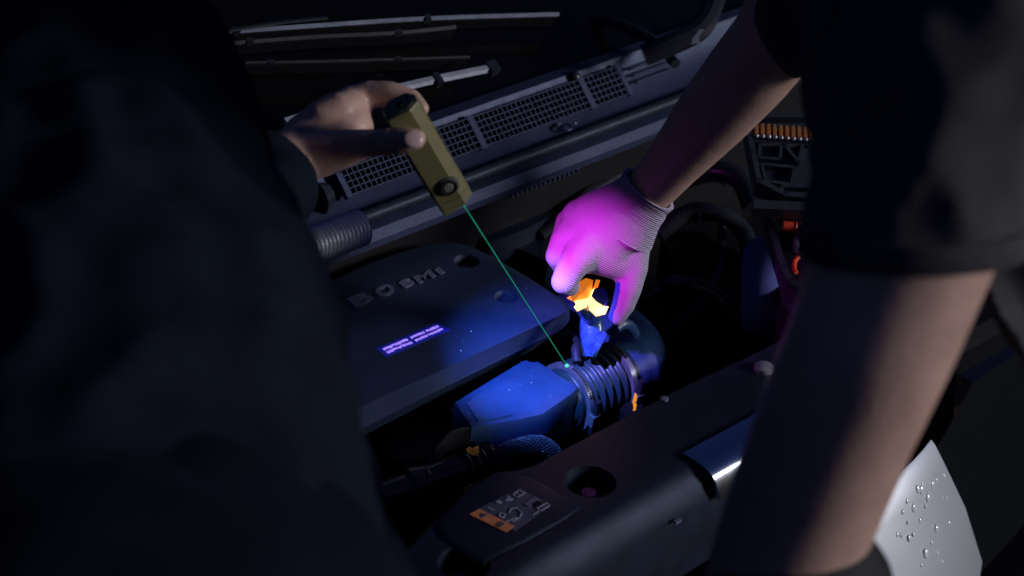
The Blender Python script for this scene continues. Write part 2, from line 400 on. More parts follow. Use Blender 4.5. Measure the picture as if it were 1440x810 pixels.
# --- engine cover
ez = .872
rear = [(380, 470), (430, 412), (518, 371), (570, 352), (606, 343), (635, 341), (655, 346), (690, 363), (735, 389), (770, 409), (786, 420), (795, 431)]
crest = [(796, 438), (786, 444), (760, 456), (700, 484), (620, 521), (530, 562), (470, 590), (380, 620)]
low = [(801, 446), (792, 457), (765, 471), (700, 503), (620, 542), (538, 583), (470, 618), (380, 650)]
top = [Pz(x, y, ez) for x, y in rear + crest]
out = [Pz(x + 4, y - 1, ez - .006) for x, y in rear[:-3]] + [Pz(778, 413, ez - .008), Pz(793, 422, ez - .010), Pz(801, 435, ez - .012)] + [Pz(x, y, ez - .020) for x, y in low]
bot = [p + Vector((0, 0, -.004)) for p in out]
cen = sum(top, Vector()) / len(top)
bm = bmesh.new()
inner = [cen + (p - cen) * .97 + ZV * .0006 for p in top]
add_loft(bm, [[p + (cen - p) * .25 - ZV * .03 for p in bot], bot, out, top, inner])
bevel(bm, .0018, 2, 18)
ecover = finish('engine_cover', bm, COVER, car, 28)
def cutter(c, r, depth, tgt):
    bm = bmesh.new(); add_tube(bm, [c - ZV * depth, c - ZV * (depth * .4), c + ZV * .002, c + ZV * .03], [r * .82, r * .9, r, r], 40)
    bmesh.ops.recalc_face_normals(bm, faces=bm.faces[:])
    me = bpy.data.meshes.new('cut'); bm.to_mesh(me); bm.free(); me.materials.append(tgt.data.materials[0])
    co = bpy.data.objects.new('cut', me); COL.objects.link(co)
    mo = tgt.modifiers.new('b', 'BOOLEAN'); mo.operation = 'DIFFERENCE'; mo.object = co; mo.solver = 'EXACT'
    dg = bpy.context.evaluated_depsgraph_get(); dg.update()
    n = bpy.data.meshes.new_from_object(tgt.evaluated_get(dg)); tgt.modifiers.clear()
    n.name = tgt.name; tgt.data = n; bpy.data.objects.remove(co)
cutter(Pz(656, 368, ez), .013, .012, ecover)
cutter(Pz(712, 418, ez), .012, .010, ecover)
for q in ((656, 368), (712, 418)):
    bm = bmesh.new(); c = Pz(*q, ez); add_tube(bm, [c - ZV * .0119, c - ZV * .0075, c - ZV * .006], [.0075, .0075, .0055], 6); finish('cover_bolt', bm, COVER, ecover)
# badge lettering, raised from the cover
def text_mesh(txt, size):
    cu = bpy.data.curves.new('t', 'FONT'); cu.body = txt; cu.size = size; cu.extrude = .0006; cu.offset = .0014; cu.resolution_u = 3
    o = bpy.data.objects.new('t', cu); COL.objects.link(o)
    dg = bpy.context.evaluated_depsgraph_get(); dg.update()
    me = bpy.data.meshes.new_from_object(o.evaluated_get(dg)); bpy.data.objects.remove(o); return me
def place_text(ch, pl, pr, pt, name, z, mat, parent):
    """a letter whose baseline runs pl->pr (pixels on the cover) with its top-left at pt"""
    me = text_mesh(ch, .03)
    xs = [v.co.x for v in me.vertices]; ys = [v.co.y for v in me.vertices]
    A, B, T = Pz(*pl, z), Pz(*pr, z), Pz(*pt, z)
    for v in me.vertices:
        s = (v.co.x - min(xs)) / (max(xs) - min(xs)); t = (v.co.y - min(ys)) / (max(ys) - min(ys))
        q = A + (B - A) * s + (T - A) * t; v.co = Vector((q.x, q.y, z + v.co.z))
    me.name = name; me.materials.clear(); me.materials.append(mat)
    o = bpy.data.objects.new(name, me); COL.objects.link(o); setparent(o, parent); return o
for ch, pl, pr, pt in (('B', (501, 433), (527, 421), (487, 421)), ('O', (536, 420), (559, 409), (523, 408)), ('S', (569, 406), (585, 398), (558, 398)), ('M', (589, 399), (613, 388), (580, 390)), ('I', (619, 387), (626, 383), (610, 380))):
    place_text(ch, pl, pr, pt, 'badge_letter', ez + .0010, LETTER, ecover)
# glowing label
lz = ez + .0008
c4 = [Pz(529, 490, lz), Pz(544, 502, lz), Pz(634, 464, lz), Pz(614, 454, lz)]
bm = bmesh.new(); add_prism(bm, c4, -ZV * .0004); label = finish('uv_label', bm, LABELB, ecover, 0)
U = c4[3] - c4[0]; V = c4[1] - c4[0]
random.seed(11)
for r0, segs in ((.20, (.06, .44, .51, .74, .77, .97)), (.56, (.06, .47, .52, .70, .73, .98))):
    s = segs[0]
    for a, b in zip(segs[0::2], segs[1::2]):
        bm = bmesh.new(); s = a
        while s < b:
            w = random.uniform(.010, .024); h = random.uniform(.14, .22); y0 = r0 + random.uniform(0, .05)
            o_ = c4[0] + U * s + V * y0 + ZV * .0003
            add_prism(bm, [o_, o_ + V * h, o_ + V * h + U * w, o_ + U * w], -ZV * .0005)
            s += w + random.uniform(.008, .016)
        finish('label_word', bm, LABELT, label, 0)

# --- radiator cover
rz = .862
topo = [(1150, 450), (1075, 491), (960, 545), (870, 592), (790, 634), (752, 655), (727, 662), (700, 664), (668, 681), (640, 706), (605, 740), (560, 790), (540, 850), (640, 850), (700, 802), (760, 765), (850, 714), (962, 650), (1050, 600), (1150, 545)]
top = [Pz(x, y, rz) for x, y in topo]
nr = 13
bm = bmesh.new()
yf = -.205
rings_top = top
out = []
for i, p in enumerate(top):
    out.append(Vector((p.x, p.y, rz - .003)) if i < nr else Vector((p.x, p.y, p.z)))
r1 = [p + (Vector((0, -.008, -.003)) if i >= nr else Vector((0, .002, -.004))) for i, p in enumerate(top)]
r2 = [p + (Vector((0, -.018, -.014)) if i >= nr else Vector((0, .003, -.012))) for i, p in enumerate(top)]
r3 = [p + (Vector((0, -.024, -.032)) if i >= nr else Vector((0, .003, -.028))) for i, p in enumerate(top)]
r4 = [p + (Vector((0, -.026, -.10)) if i >= nr else Vector((0, .0, -.045))) for i, p in enumerate(top)]
add_loft(bm, [r4, r3, r2, r1, top])
bevel(bm, .0022, 2, 22)
rcover = finish('radiator_cover', bm, PLA, car, 40)
for q, r in (((830, 677), .0225), ((652, 792), .0215)):
    cutter(Pz(*q, rz), r, .020, rcover)
    c = Pz(*q, rz)
    bm = bmesh.new(); add_tube(bm, [c - ZV * .0199, c - ZV * .013, c - ZV * .011], [.010, .010, .007], 6); finish('bracket_bolt', bm, GLOSS, rcover)
# raised pressing that carries the warning sticker
bm = bmesh.new()
pts = [Pz(x, y, rz) for x, y in ((690, 668), (718, 664), (748, 671), (790, 694), (822, 714), (800, 730), (740, 764), (680, 793), (622, 765), (606, 744), (640, 706), (668, 681))]
cc = sum(pts, Vector()) / len(pts)
add_loft(bm, [[p - ZV * .002 for p in pts], [p + (cc - p) * .06 + ZV * .0012 for p in pts], [p + (cc - p) * .12 + ZV * .0022 for p in pts]]); finish('sticker_panel', bm, PLA, rcover, 30)
sz = rz + .0029
def flat(name, pix, mat, parent, dz=0, th=.0004):
    bm = bmesh.new(); add_prism(bm, [Pz(x, y, sz + dz) for x, y in pix], -ZV * th); return finish(name, bm, mat, parent, 0)
stick = flat('warning_sticker', [(673, 715), (724, 747), (773, 711), (731, 686)], STICKD, rcover, -.0003)
flat('orange_bar', [(660, 723), (711, 748), (724, 740), (674, 715.5)], STICKOR, stick)
flat('warning_triangle', [(677, 728), (687, 723), (676, 721.5)], STICKD, stick, .0005)
flat('bar_smudge', [(697, 738), (703, 741), (710, 736), (704, 733)], STICKD, stick, .0005)
def stroke(name, pix, w, mat, closed=False, dz=.0003):
    bm = bmesh.new(); P = [Pz(x, y, sz + dz) for x, y in pix]
    if closed: P.append(P[0])
    for a, b in zip(P[:-1], P[1:]):
        d = (b - a); 
        if d.length < 1e-6: continue
        dn = d.normalized(); add_box(bm, (a + b) / 2, dn, ZV.cross(dn), ZV, d.length + w, w, .0004)
    return finish(name, bm, mat, stick, 0)
stroke('book_pictogram', [(721, 696), (730, 689), (739, 692.5), (728, 699)], .0008, STICKW, True)
stroke('book_pictogram', [(726, 693), (733, 697)], .0008, STICKW); stroke('book_pictogram', [(731, 690.5), (737, 694)], .0008, STICKW)
stroke('glyph', [(698, 706), (702, 704), (701, 708), (705, 706)], .0011, STICKW)
stroke('glyph', [(715, 699), (718, 703)], .0022, STICKW); stroke('glyph', [(713, 703), (720, 702)], .0022, STICKW)
stroke('glyph', [(687, 714), (693, 717)], .0012, STICKW)
stroke('ring_pictogram', [(701, 725), (705, 721), (711, 723), (708, 728)], .0013, STICKW, True)
stroke('cap_pictogram', [(716, 722), (719, 715), (727, 714), (734, 721), (731, 728), (722, 733)], .0011, STICKW)
flat('print_block', [(736, 708), (752, 698), (760, 702), (744, 713)], material('sticker_mid_print', (.11, .115, .19), .5, var=.3, vscale=400), stick, .0003)
flat('print_block', [(748, 708), (757, 704), (763, 707), (754, 712)], DARK, stick, .0006)
stroke('print_frame', [(755, 715), (769, 707), (773, 711), (760, 718)], .0012, STICKW, True)
stroke('glyph', [(750, 723), (757, 719)], .0008, STICKW)
stroke('seam_mark', [(712, 733), (727, 728)], .0010, STICKW)
# trim
def trimpt(px, py, y): return Py(px, py, y)
bm = bmesh.new()
xa, xb = Pz(967, 646, rz).x, Pz(1150, 540, rz).x
prof = [(-.172, rz + .003), (-.182, rz + .0035), (-.190, rz - .0005), (-.193, rz - .001), (-.199, rz - .003), (-.204, rz - .0075), (-.2075, rz - .014), (-.2095, rz - .022), (-.2105, rz - .033), (-.203, rz - .035), (-.172, rz - .006)]
rings = []
for t in (0, .35, 1):
    rings.append([Vector((xa + (xb - xa) * t + ((.0, 0, .001, .001, .002, .004, .006, .008, .012, .012, 0)[k] if t == 0 else 0), a, b)) for k, (a, b) in enumerate(prof)])
for r_ in rings:
    for k_, q_ in enumerate(r_): q_ += Vector((0, -.016, .003 if k_ > 1 else 0))
add_loft(bm, rings); finish('chrome_trim', bm, CHROME, car, 30)
bm = bmesh.new(); c = Pz(1074, 520, rz); add_tube(bm, [c, c + ZV * .004, c + ZV * .006], [.0095, .009, .006], 20); finish('trim_clip', bm, HORN, rcover)
bm = bmesh.new(); c = Pz(934, 562, rz); add_tube(bm, [c, c + ZV * .0015, c + ZV * .002], [.004, .004, .003], 12); finish('trim_clip', bm, LETTER, rcover)
bm = bmesh.new(); c = Py(953, 733, -.224); add_box(bm, c, XV, YV, ZV, .007, .003, .0022); bevel(bm, .0006); finish('front_clip', bm, LETTER, rcover)
bm = bmesh.new(); add_box(bm, Vector((.215, -.165, .68)), XV, YV, ZV, 1.3, .06, .30); bevel(bm, .004); finish('radiator', bm, DARK, car)

# --- bumper with water drops
bump_top = [Py(1180, 731, -.25), Py(1335, 632, -.25)]
zt = .7535; xr = Py(1335, 632, -.25).x
bm = bmesh.new()
rings = []
for i in range(15):
    t = i / 14
    k = t * 2 - 1
    cols = []
    for (dy, z) in ((.008, zt - .012), (.003, zt + .0005), (-.0018, zt - .004), (-.0135, zt - .03), (-.0405, zt - .09), (-.07, zt - .18), (-.08, zt - .30), (.04, zt - .36), (.06, zt - .30)):
        xe = xr + max(0, zt - z) * .55
        x = (X0 + .04) + (xe - X0 - .04) * (1 - (1 - t) ** 2)
        cols.append(Vector((x, -.25 + dy + 1.1 * max(0, x - xr + .13) ** 2, z)))
    rings.append(cols)
add_loft(bm, rings); bump = finish('bumper', bm, PAINT, car, 30)
bm = bmesh.new()
pts = [(xr + .006, zt - .004), (xr + .05, zt + .05), (X1 - .1, zt + .05), (X1 - .06, zt - .12), (xr + .16, zt - .26), (xr + .10, zt - .17)]
add_loft(bm, [[Vector((x, -.235 + .05 * (x - xr), z)) for x, z in pts], [Vector((x, -.13, z)) for x, z in pts]]); bevel(bm, .006, 3); finish('headlight', bm, LENS, car)
random.seed(5)
dm = None
drops = [(1291, 688), (1296, 689), (1285, 714), (1297, 681), (1305, 700), (1311, 681), (1317, 675), (1327, 669), (1277, 735), (1294, 732), (1302, 712), (1317, 743), (1310, 763), (1279, 757), (1285, 752), (1302, 778), (1318, 778), (1262, 752), (1268, 753), (1276, 705), (1270, 720), (1330, 700), (1335, 735), (1325, 790), (1296, 795)]
def bump_pt(px, py):
    p = Py(px, py, -.254)
    for _ in range(8):
        dz = zt - p.z; dy = (-.45 * dz if dz < .09 else -.0405 - (dz - .09) / .09 * .0295) + 1.1 * max(0, p.x - xr + .13) ** 2
        p = Py(px, py, -.25 + dy)
    return p
for i, q in enumerate(drops):
    big = i in (0, 1, 2, 4, 5, 11, 13, 15)
    r = (.0036 if big else .0022) * random.uniform(.8, 1.15)
    if dm is None:
        bm = bmesh.new(); bmesh.ops.create_uvsphere(bm, u_segments=14, v_segments=8, radius=1)
        o = finish('water_drop', bm, WATER, bump); dm = o.data
    else:
        o = bpy.data.objects.new('water_drop', dm); COL.objects.link(o); setparent(o, bump)
    o.parent = bump; o.matrix_parent_inverse = Matrix.Identity(4)
    p = bump_pt(*q)
    o.matrix_parent_inverse = Matrix.Translation(car.location).inverted() if False else Matrix.Identity(4)
    o.location = p; o.scale = (r, r * .45, r * random.uniform(1, 1.3))
    o.rotation_euler = (-.42, 0, 0)

# --- air duct, corrugated hose, elbow
dz0 = .835
dt = [(640, 566), (690, 535), (733, 509), (739, 506.5), (747, 509.5), (757, 509), (785, 527), (812, 544), (806, 552), (763, 582), (727, 590), (690, 597), (664, 600)]
top = [Pz(x, y, dz0) for x, y in dt]
cen = sum(top, Vector()) / len(top)
bm = bmesh.new()
add_loft(bm, [[p - ZV * .045 + (cen - p) * .02 for p in top], [p - ZV * .03 - (cen - p) * .03 for p in top], [p - ZV * .004 - (cen - p) * .02 for p in top], top, [cen + (p - cen) * .9 + ZV * .0012 for p in top]])
bevel(bm, .0042, 4, 28)
duct = finish('air_duct', bm, DUCT, car, 30)
bm = bmesh.new()
st = [Pz(x, y, dz0 + .0030) for x, y in ((656, 566), (681, 551), (702, 567), (721, 583), (694, 589), (672, 591))]
add_prism(bm, st, -ZV * .004); bevel(bm, .0012, 2); finish('duct_step', bm, DUCT, duct)
bm = bmesh.new(); pth = spline([Pz(668, 601, .833), Pz(640, 606, .832), Pz(620, 620, .826), Pz(606, 640, .815), Pz(600, 668, .80)], 8)
rings = []
for i, p in enumerate(pth):
    d = (pth[min(i + 1, len(pth) - 1)] - pth[max(i - 1, 0)]).normalized(); s_ = d.cross(ZV).normalized()
    rings.append([p - s_ * .001, p + s_ * .002 , p + s_ * .003 - ZV * .03, p - s_ * .004 - ZV * .03])
add_loft(bm, rings); bevel(bm, .0008, 2); finish('duct_flange', bm, GLOSS, duct)
# the pleated hose runs along X
hc0, hc1 = Pz(803, 556, .808), Pz(868, 526, .808)
hax = (hc1 - hc0).normalized()
hc0 = hc0 - hax * .013
hu, hv = frame_of(hax)
R0 = .0315
bm = bmesh.new(); rings = []; n = 98
for i in range(n + 1):
    t = i / n; r = R0 + .0024 * math.cos(t * 2 * math.pi * 8.0) - .0015
    if t < .06 or t > .94: r = R0 - .002
    rings.append(circle(hc0 + (hc1 - hc0) * (t * 1.06 - .03), hu, hv, r, 40))
add_loft(bm, rings); hose = finish('intake_hose', bm, HOSE, car, 60)
bm = bmesh.new(); add_tube(bm, [hc0 - hax * .008, hc0 - hax * .003, hc0 + hax * .001], [R0 - .006, R0 - .003, R0 - .003], 36); finish('duct_collar', bm, HOSE, duct, 40)
for t, w in ((.10, .005), (.88, .006)):
    cl = finish('hose_clamp', (lambda bm: (add_tube(bm, [hc0 + (hc1 - hc0) * (t) - hax * w / 2, hc0 + (hc1 - hc0) * t + hax * w / 2], R0 + .0030, 48), bm)[1])(bmesh.new()), STEEL, car, 30)
    bm = bmesh.new()
    for k in range(16):      # worm-drive slots
        a = math.radians(-8 - 3.6 * k) + (0 if t < .5 else math.radians(34))
        dirv = hu * math.cos(a) + hv * math.sin(a)
        for s in (1, -1):
            dd = hu * math.cos(a * s) + hv * math.sin(a * s)
            if dd.dot(CB - CU * .1) > .2: add_box(bm, hc0 + (hc1 - hc0) * t + dd * (R0 + .0033), hax, dd, hax.cross(dd), w * .6, .0012, .0009)
    finish('clamp_slots', bm, DARK, cl, 0)
    dd = (CB * .55 - CU * .5 + CR * .55); dd = (dd - hax * dd.dot(hax)).normalized()
    bm = bmesh.new(); c = hc0 + (hc1 - hc0) * t + dd * (R0 + .006); tt = hax.cross(dd)
    add_box(bm, c, hax, dd, tt, .010, .007, .012); bevel(bm, .0015); finish('clamp_housing', bm, STEEL, cl)
    bm = bmesh.new(); add_tube(bm, [c + tt * .006, c + tt * .016, c + tt * .018], [.0035, .0035, .0025], 8); add_tube(bm, [c - tt * .006, c - tt * .022], .0030, 8); finish('clamp_screw', bm, GLOSS, cl)
bm = bmesh.new()
e0 = hc1
pth = spline([e0 - hax * .006, e0 + hax * .014, e0 + hax * .030 + YV * .006, e0 + hax * .044 + YV * .026 + ZV * .002, e0 + hax * .05 + YV * .06, e0 + hax * .05 + YV * .12 - ZV * .02], 6)
add_tube(bm, pth, [R0 - .003] * 8 + [R0 - .001] * (len(pth) - 8), 36); finish('intake_elbow', bm, DUCT, car, 60)
# wet blue sensor on the hose
bm = bmesh.new()
sd0 = 1.845
cr = [((818, 440), (846, 440)), ((815, 455), (848, 452)), ((815, 470), (852, 466)), ((817, 484), (850, 478)), ((822, 500), (838, 502))]
rings = []
for (a, b) in cr:
    A, B = Pd(*a, sd0), Pd(*b, sd0); m = (A + B) / 2; u = (B - A) / 2; v = CB * u.length * .8
    rings.append([m + u * math.cos(2 * math.pi * k / 12) + v * math.sin(2 * math.pi * k / 12) for k in range(12)])
add_loft(bm, rings); sensor = finish('mass_air_sensor', bm, BLUESEN, car, 50)
bm = bmesh.new(); add_loft(bm, [[Pd(x, y, sd0 - .012) for x, y in ((848, 465), (854, 470), (843, 490), (833, 500), (832, 494))], [Pd(x, y, sd0 - .004) for x, y in ((848, 465), (854, 470), (843, 490), (833, 500), (832, 494))]]); bevel(bm, .0012); finish('sensor_fin', bm, BLUESEN, sensor)
bm = bmesh.new(); add_tube(bm, spline([Pd(866, 462, 1.86), Pd(876, 456, 1.865), Pd(886, 458, 1.875), Pd(893, 470, 1.89)], 5), .005, 10); finish('vacuum_pipe', bm, DUCT, car)
bm = bmesh.new(); add_tube(bm, spline([hc0 + hax * .016 + ZV * .036, hc0 + hax * .024 + ZV * .044 + YV * .01, Pd(818, 500, 1.87), Pd(822, 495, 1.86)], 6), .0045, 10); finish('breather_pipe', bm, RUB, car)

# --- lower left pipework
pz = .80
a0, a1, a2, a3 = Pz(575, 686, pz), Pz(648, 660, pz), Pz(678, 650, pz), Pz(696, 645, pz)
adir = (a1 - a0).normalized()
bm = bmesh.new(); add_tube(bm, [a0 - adir * .06, a0 - adir * .004, a0, a0 + adir * .008, a0 + adir * .010, a0 + adir * .016, a0 + adir * .018, a1], [.0145, .0145, .0185, .0185, .0165, .0165, .0150, .0150], 24)
coolant = finish('coolant_pipe', bm, GLOSS, car, 30)
bm = bmesh.new()
for t, r in ((.1, .0185), (.45, .0195), (.8, .0185)): add_torus(bm, a1 + (a2 - a1) * t, adir, r - .004, .0036, 32, 8)
add_tube(bm, [a1, a2], .0155, 24); finish('pipe_coupling', bm, GLOSS, coolant, 40)
bm = bmesh.new(); add_tube(bm, [a2, a2 + adir * .004, a2 + (a3 - a2) * .6, a3, a3 + adir * .006], [.017, .0185, .018, .014, .0125], 28); finish('pipe_end_cap', bm, GLOSS, coolant, 35)
for dd, q in ((1, (664, 633)), (-1, (660, 688))):
    bm = bmesh.new(); c = Pd(*q, (CAM - (a1 + a2) / 2).dot(CB) - .024)
    pl = [(c, -8, 2), (c, -3, 5), (c, 0, 2), (c, 5, 6), (c, 9, 6), (c, 9, -4), (c, 2, -7), (c, -6, -3)]
    s_ = 1.75 / FPX * 1.05
    add_loft(bm, [[c + CR * x * s_ + CU * y * s_ * dd for _, x, y in pl], [c + CR * x * s_ + CU * y * s_ * dd + CB * .006 for _, x, y in pl]]); bevel(bm, .0006); finish('orange_clip', bm, ORCLIP, coolant, 30)
# braided hose: helical strands over a core
pth = spline([Pz(694, 645, .806), Pz(712, 636, .812), Pz(740, 627, .815), Pz(762, 627, .812), Pz(778, 640, .80), Pz(782, 660, .78)], 12)
bm = bmesh.new(); add_tube(bm, pth, .0082, 18); braid = finish('braided_hose', bm, RUB, car, 60)
bm = bmesh.new(); u = None; fr = []
for i, p in enumerate(pth):
    d = (pth[min(i + 1, len(pth) - 1)] - pth[max(i - 1, 0)]); u, v = frame_of(d, u); fr.append((p, u, v))
for s in (1, -1):
    for k in range(14):
        sp = []
        for i, (p, u, v) in enumerate(fr):
            a = 2 * math.pi * k / 14 + s * i * .16
            sp.append(p + (u * math.cos(a) + v * math.sin(a)) * (.0085 + .0003 * math.sin(i * 1.3 + k)))
        add_tube(bm, sp, .00045, 4)
tag(finish('hose_braid', bm, material('braid_thread', (.13, .17, .21), .4, .2), braid, 60), kind='stuff')
# black things below the engine cover and around
def blob(name, pix, d, th, mat, bev=.006, parent=car, tilt=None):
    bm = bmesh.new(); back = tilt or (-CB * th)
    add_loft(bm, [[Pd(x, y, d) + back for x, y in pix], [Pd(x, y, d) for x, y in pix]]); bevel(bm, bev, 3, 20); return finish(name, bm, mat, parent, 40)
def block(name, pix, z, h, mat, bev=.005, parent=car):
    bm = bmesh.new(); add_prism(bm, [Pz(x, y, z) for x, y in pix], -ZV * h); bevel(bm, bev, 3, 20); return finish(name, bm, mat, parent, 40)
block('battery_box', [(530, 330), (620, 285), (690, 268), (770, 285), (782, 300), (740, 322), (690, 340), (640, 325), (560, 345)], .835, .06, PLA, .006)
block('air_filter_box', [(690, 345), (745, 322), (786, 304), (812, 330), (770, 368), (735, 352)], .815, .08, PLA, .005)
block('engine_block', [(400, 700), (560, 590), (640, 545), (760, 470), (900, 420), (1000, 460), (800, 610), (640, 700)], .765, .12, DARK, .006)
block('gearbox_housing', [(540, 600), (590, 585), (622, 600), (605, 640), (565, 650), (535, 630)], .80, .05, PLA, .008)
block('strut_tower', [(930, 330), (1010, 290), (1100, 330), (1080, 420), (980, 440)], .79, .10, DARK, .012)
bm = bmesh.new(); add_tube(bm, spline([Pz(600, 560, .80), Pz(640, 575, .805), Pz(668, 590, .80), Pz(700, 610, .78)], 6), .004, 8); finish('wiring_hose', bm, RUB, car)
bm = bmesh.new(); add_tube(bm, spline([Pz(640, 540, .80), Pz(655, 552, .805), Pz(690, 570, .80)], 6), .005, 8); finish('wiring_hose', bm, RUB, car)
bm = bmesh.new(); add_tube(bm, spline([Pz(776, 480, .81), Pz(790, 470, .82), Pz(808, 475, .82), Pz(815, 500, .815)], 6), .0035, 8); finish('wiring_hose', bm, RUB, car)
bm = bmesh.new(); add_tube(bm, spline([Pz(700, 275, .82), Pz(790, 275, .825), Pz(860, 250, .82), Pz(960, 210, .82)], 6), .006, 12); finish('wiring_conduit', bm, RUB, car)
for pts_, r_, m_ in (([(925, 330, .80), (965, 300, .82), (1010, 300, .825), (1045, 325, .81), (1060, 380, .79)], .010, GLOSS), ([(905, 420, .78), (950, 400, .80), (1000, 410, .80), (1040, 450, .78)], .008, GLOSS), ([(930, 470, .78), (975, 440, .795), (1010, 380, .80), (1015, 320, .80)], .005, RUB), ([(960, 250, .84), (1000, 240, .85), (1040, 250, .85), (1060, 290, .83)], .013, GLOSS), ([(760, 330, .82), (800, 300, .835), (830, 270, .84), (880, 240, .84)], .007, GLOSS)):
    bm = bmesh.new(); add_tube(bm, spline([Pz(*q) for q in pts_], 8), r_, 14); finish('bay_hose', bm, m_, car, 60)
for q in ((948, 402), (985, 300), (1022, 246)):
    c = Pz(*q, .82); bm = bmesh.new(); add_box(bm, c, XV, YV, ZV, .022, .016, .014); bevel(bm, .003); finish('cable_connector', bm, PLA, car)
# ribbed metal conduit under the scuttle at the left
c0, c1 = Py(425, 350, .178), Py(506, 320, .178)
bm = bmesh.new(); rings = []; dd = (c1 - c0).normalized(); u, v = frame_of(dd)
for i in range(121):
    t = i / 120; rings.append(circle(c0 + (c1 - c0) * t, u, v, .0165 + .0016 * math.cos(i * 2 * math.pi / 8), 24))
add_loft(bm, rings); finish('ribbed_heat_pipe', bm, ALU, car, 60)
bm = bmesh.new(); add_sphere(bm, Pz(469, 375, .85), .004, 10, 6); finish('heat_shield_bolt', bm, STEEL, car)
# bright lint and dust picked out by the torch
LINT = material('lint', (.8, .85, 1), .8)
random.seed(21)
def lint(name, parent, poly, z, n_):
    bm = bmesh.new()
    for _ in range(n_):
        a, b, c_ = random.sample(poly, 3); u_, v_ = random.random(), random.random()
        if u_ + v_ > 1: u_, v_ = 1 - u_, 1 - v_
        x = a[0] + (b[0] - a[0]) * u_ + (c_[0] - a[0]) * v_; y = a[1] + (b[1] - a[1]) * u_ + (c_[1] - a[1]) * v_
        r = random.choice((.00022, .0003, .0004, .00065)); add_sphere(bm, Pz(x, y, z), r, 5, 4, (1, random.uniform(.6, 1), .5))
    tag(finish(name, bm, LINT, parent), kind='stuff')
lint('lint', ecover, [(520, 400), (640, 350), (780, 420), (785, 435), (540, 540)], ez + .0007, 14)
lint('lint', duct, [(700, 540), (742, 515), (800, 545), (760, 575)], dz0 + .0016, 5)
# orange leak marker clip beside the elbow
bm = bmesh.new(); 
for pl in ([(889, 566), (893, 552), (896, 556), (895, 564), (892, 567)], [(890, 566), (895, 567), (895, 571), (890, 571)], [(890, 578), (891, 571), (895, 570), (894, 577)]):
    add_loft(bm, [[Pd(x, y, 1.80) for x, y in pl], [Pd(x, y, 1.796) for x, y in pl]])
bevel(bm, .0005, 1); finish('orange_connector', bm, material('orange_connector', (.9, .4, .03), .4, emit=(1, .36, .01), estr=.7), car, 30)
block('connector_body', [(872, 575), (886, 560), (902, 562), (905, 580), (885, 590)], .80, .02, DARK, .002)

# coolant reservoir
res = fused('coolant_reservoir', [[(Pd(1072, 360, 1.98), .020), (Pd(1070, 440, 1.98), .021)], [(Pd(1058, 375, 1.975), .012), (Pd(1060, 455, 1.98), .012), (Pd(1080, 465, 1.99), .012), (Pd(1095, 450, 1.99), .016)], [(Pd(1088, 380, 1.99), .016), (Pd(1094, 440, 1.99), .016)]], .004, 6, RESV, car)

# ================================================================== tool case on the right wing
case = empty('tool_case', Pd(1110, 300, 1.96)); tag(case, 'open black tool case with orange bits, beside the far forearm', 'tool case')
tu = (CR * .995 - CU * .05).normalized(); tn = (CB * .85 + CU * .5); tn = (tn - tu * tn.dot(tu)).normalized(); tv = tn.cross(tu)
o0 = Pd(1045, 165, 1.965); k = 1.965 / FPX
def T(px, py, h=0):      # a point of the lid's face
    return Pp(px, py, o0, tn) + tn * h
CASEM = material('case_plastic', (.040, .045, .062), .42, bump=.3, bscale=900, var=.25)
bm = bmesh.new(); add_prism(bm, [T(*q) for q in ((1046, 182), (1060, 166), (1220, 166), (1220, 285), (1140, 288), (1100, 284), (1062, 264))], -tn * .014); bevel(bm, .003, 3); lid = finish('lid', bm, CASEM, case)
def rim(pix, w, h, name, parent, mat=CASEM, closed=True):
    bm = bmesh.new(); P = [T(x, y, h / 2) for x, y in pix]
    if closed: P.append(P[0])
    for a, b in zip(P[:-1], P[1:]):
        d = (b - a).normalized(); add_box(bm, (a + b) / 2, d, tn.cross(d), tn, (b - a).length + w * .9, w, h)
    bevel(bm, .0008, 1); return finish(name, bm, mat, parent)
rim([(1050, 184), (1062, 170), (1220, 170), (1220, 281), (1140, 284), (1102, 280), (1066, 261)], .005, .010, 'lid_rim', lid)
rim([(1068, 208), (1098, 208), (1096, 228), (1066, 226)], .003, .006, 'compartment', lid)
rim([(1070, 236), (1116, 240), (1112, 264), (1076, 260)], .003, .007, 'compartment', lid)
rim([(1104, 210), (1128, 206), (1122, 232)], .003, .006, 'compartment', lid)
rim([(1098, 268), (1150, 270), (1150, 280), (1098, 278)], .003, .009, 'latch', lid)
rim([(1056, 200), (1150, 206)], .006, .006, 'bit_rail', lid, closed=False)
bitb = bmesh.new(); add_tube(bitb, [Vector((0, 0, -.0075)), Vector((0, 0, .004)), Vector((0, 0, .0055)), Vector((0, 0, .0075))], [.0027, .0027, .0018, .0018], 6)
bmm = None; mr = Matrix((tu, tn, tv)).transposed()
for i in range(11):
    p = T(1062 + 8.6 * i, 188 + .65 * i, .006)
    b_ = empty('tool_bit', p); tag(b_, ('leftmost', 'second', 'third', 'fourth', 'fifth', 'sixth', 'seventh', 'eighth', 'ninth', 'tenth', 'eleventh')[i] + ' small orange bit' + ('' if i == 0 else ' from the left') + ' in the row on the tool case lid', 'bit', 'bits in the tool case lid')
    if bmm is None:
        o = finish('shank', bitb, BITOR, None, 30); bmm = o.data
        bb = bmesh.new(); add_sphere(bb, Vector((0, 0, 0)), .0023, 10, 6); ob = finish('ball_tip', bb, HORN, None); bmb = ob.data
    else:
        o = bpy.data.objects.new('shank', bmm); COL.objects.link(o); ob = bpy.data.objects.new('ball_tip', bmb); COL.objects.link(ob)
    o.parent = b_; ob.parent = b_
    o.matrix_local = mr.to_4x4(); ob.location = -tv * .0095 + tn * .004
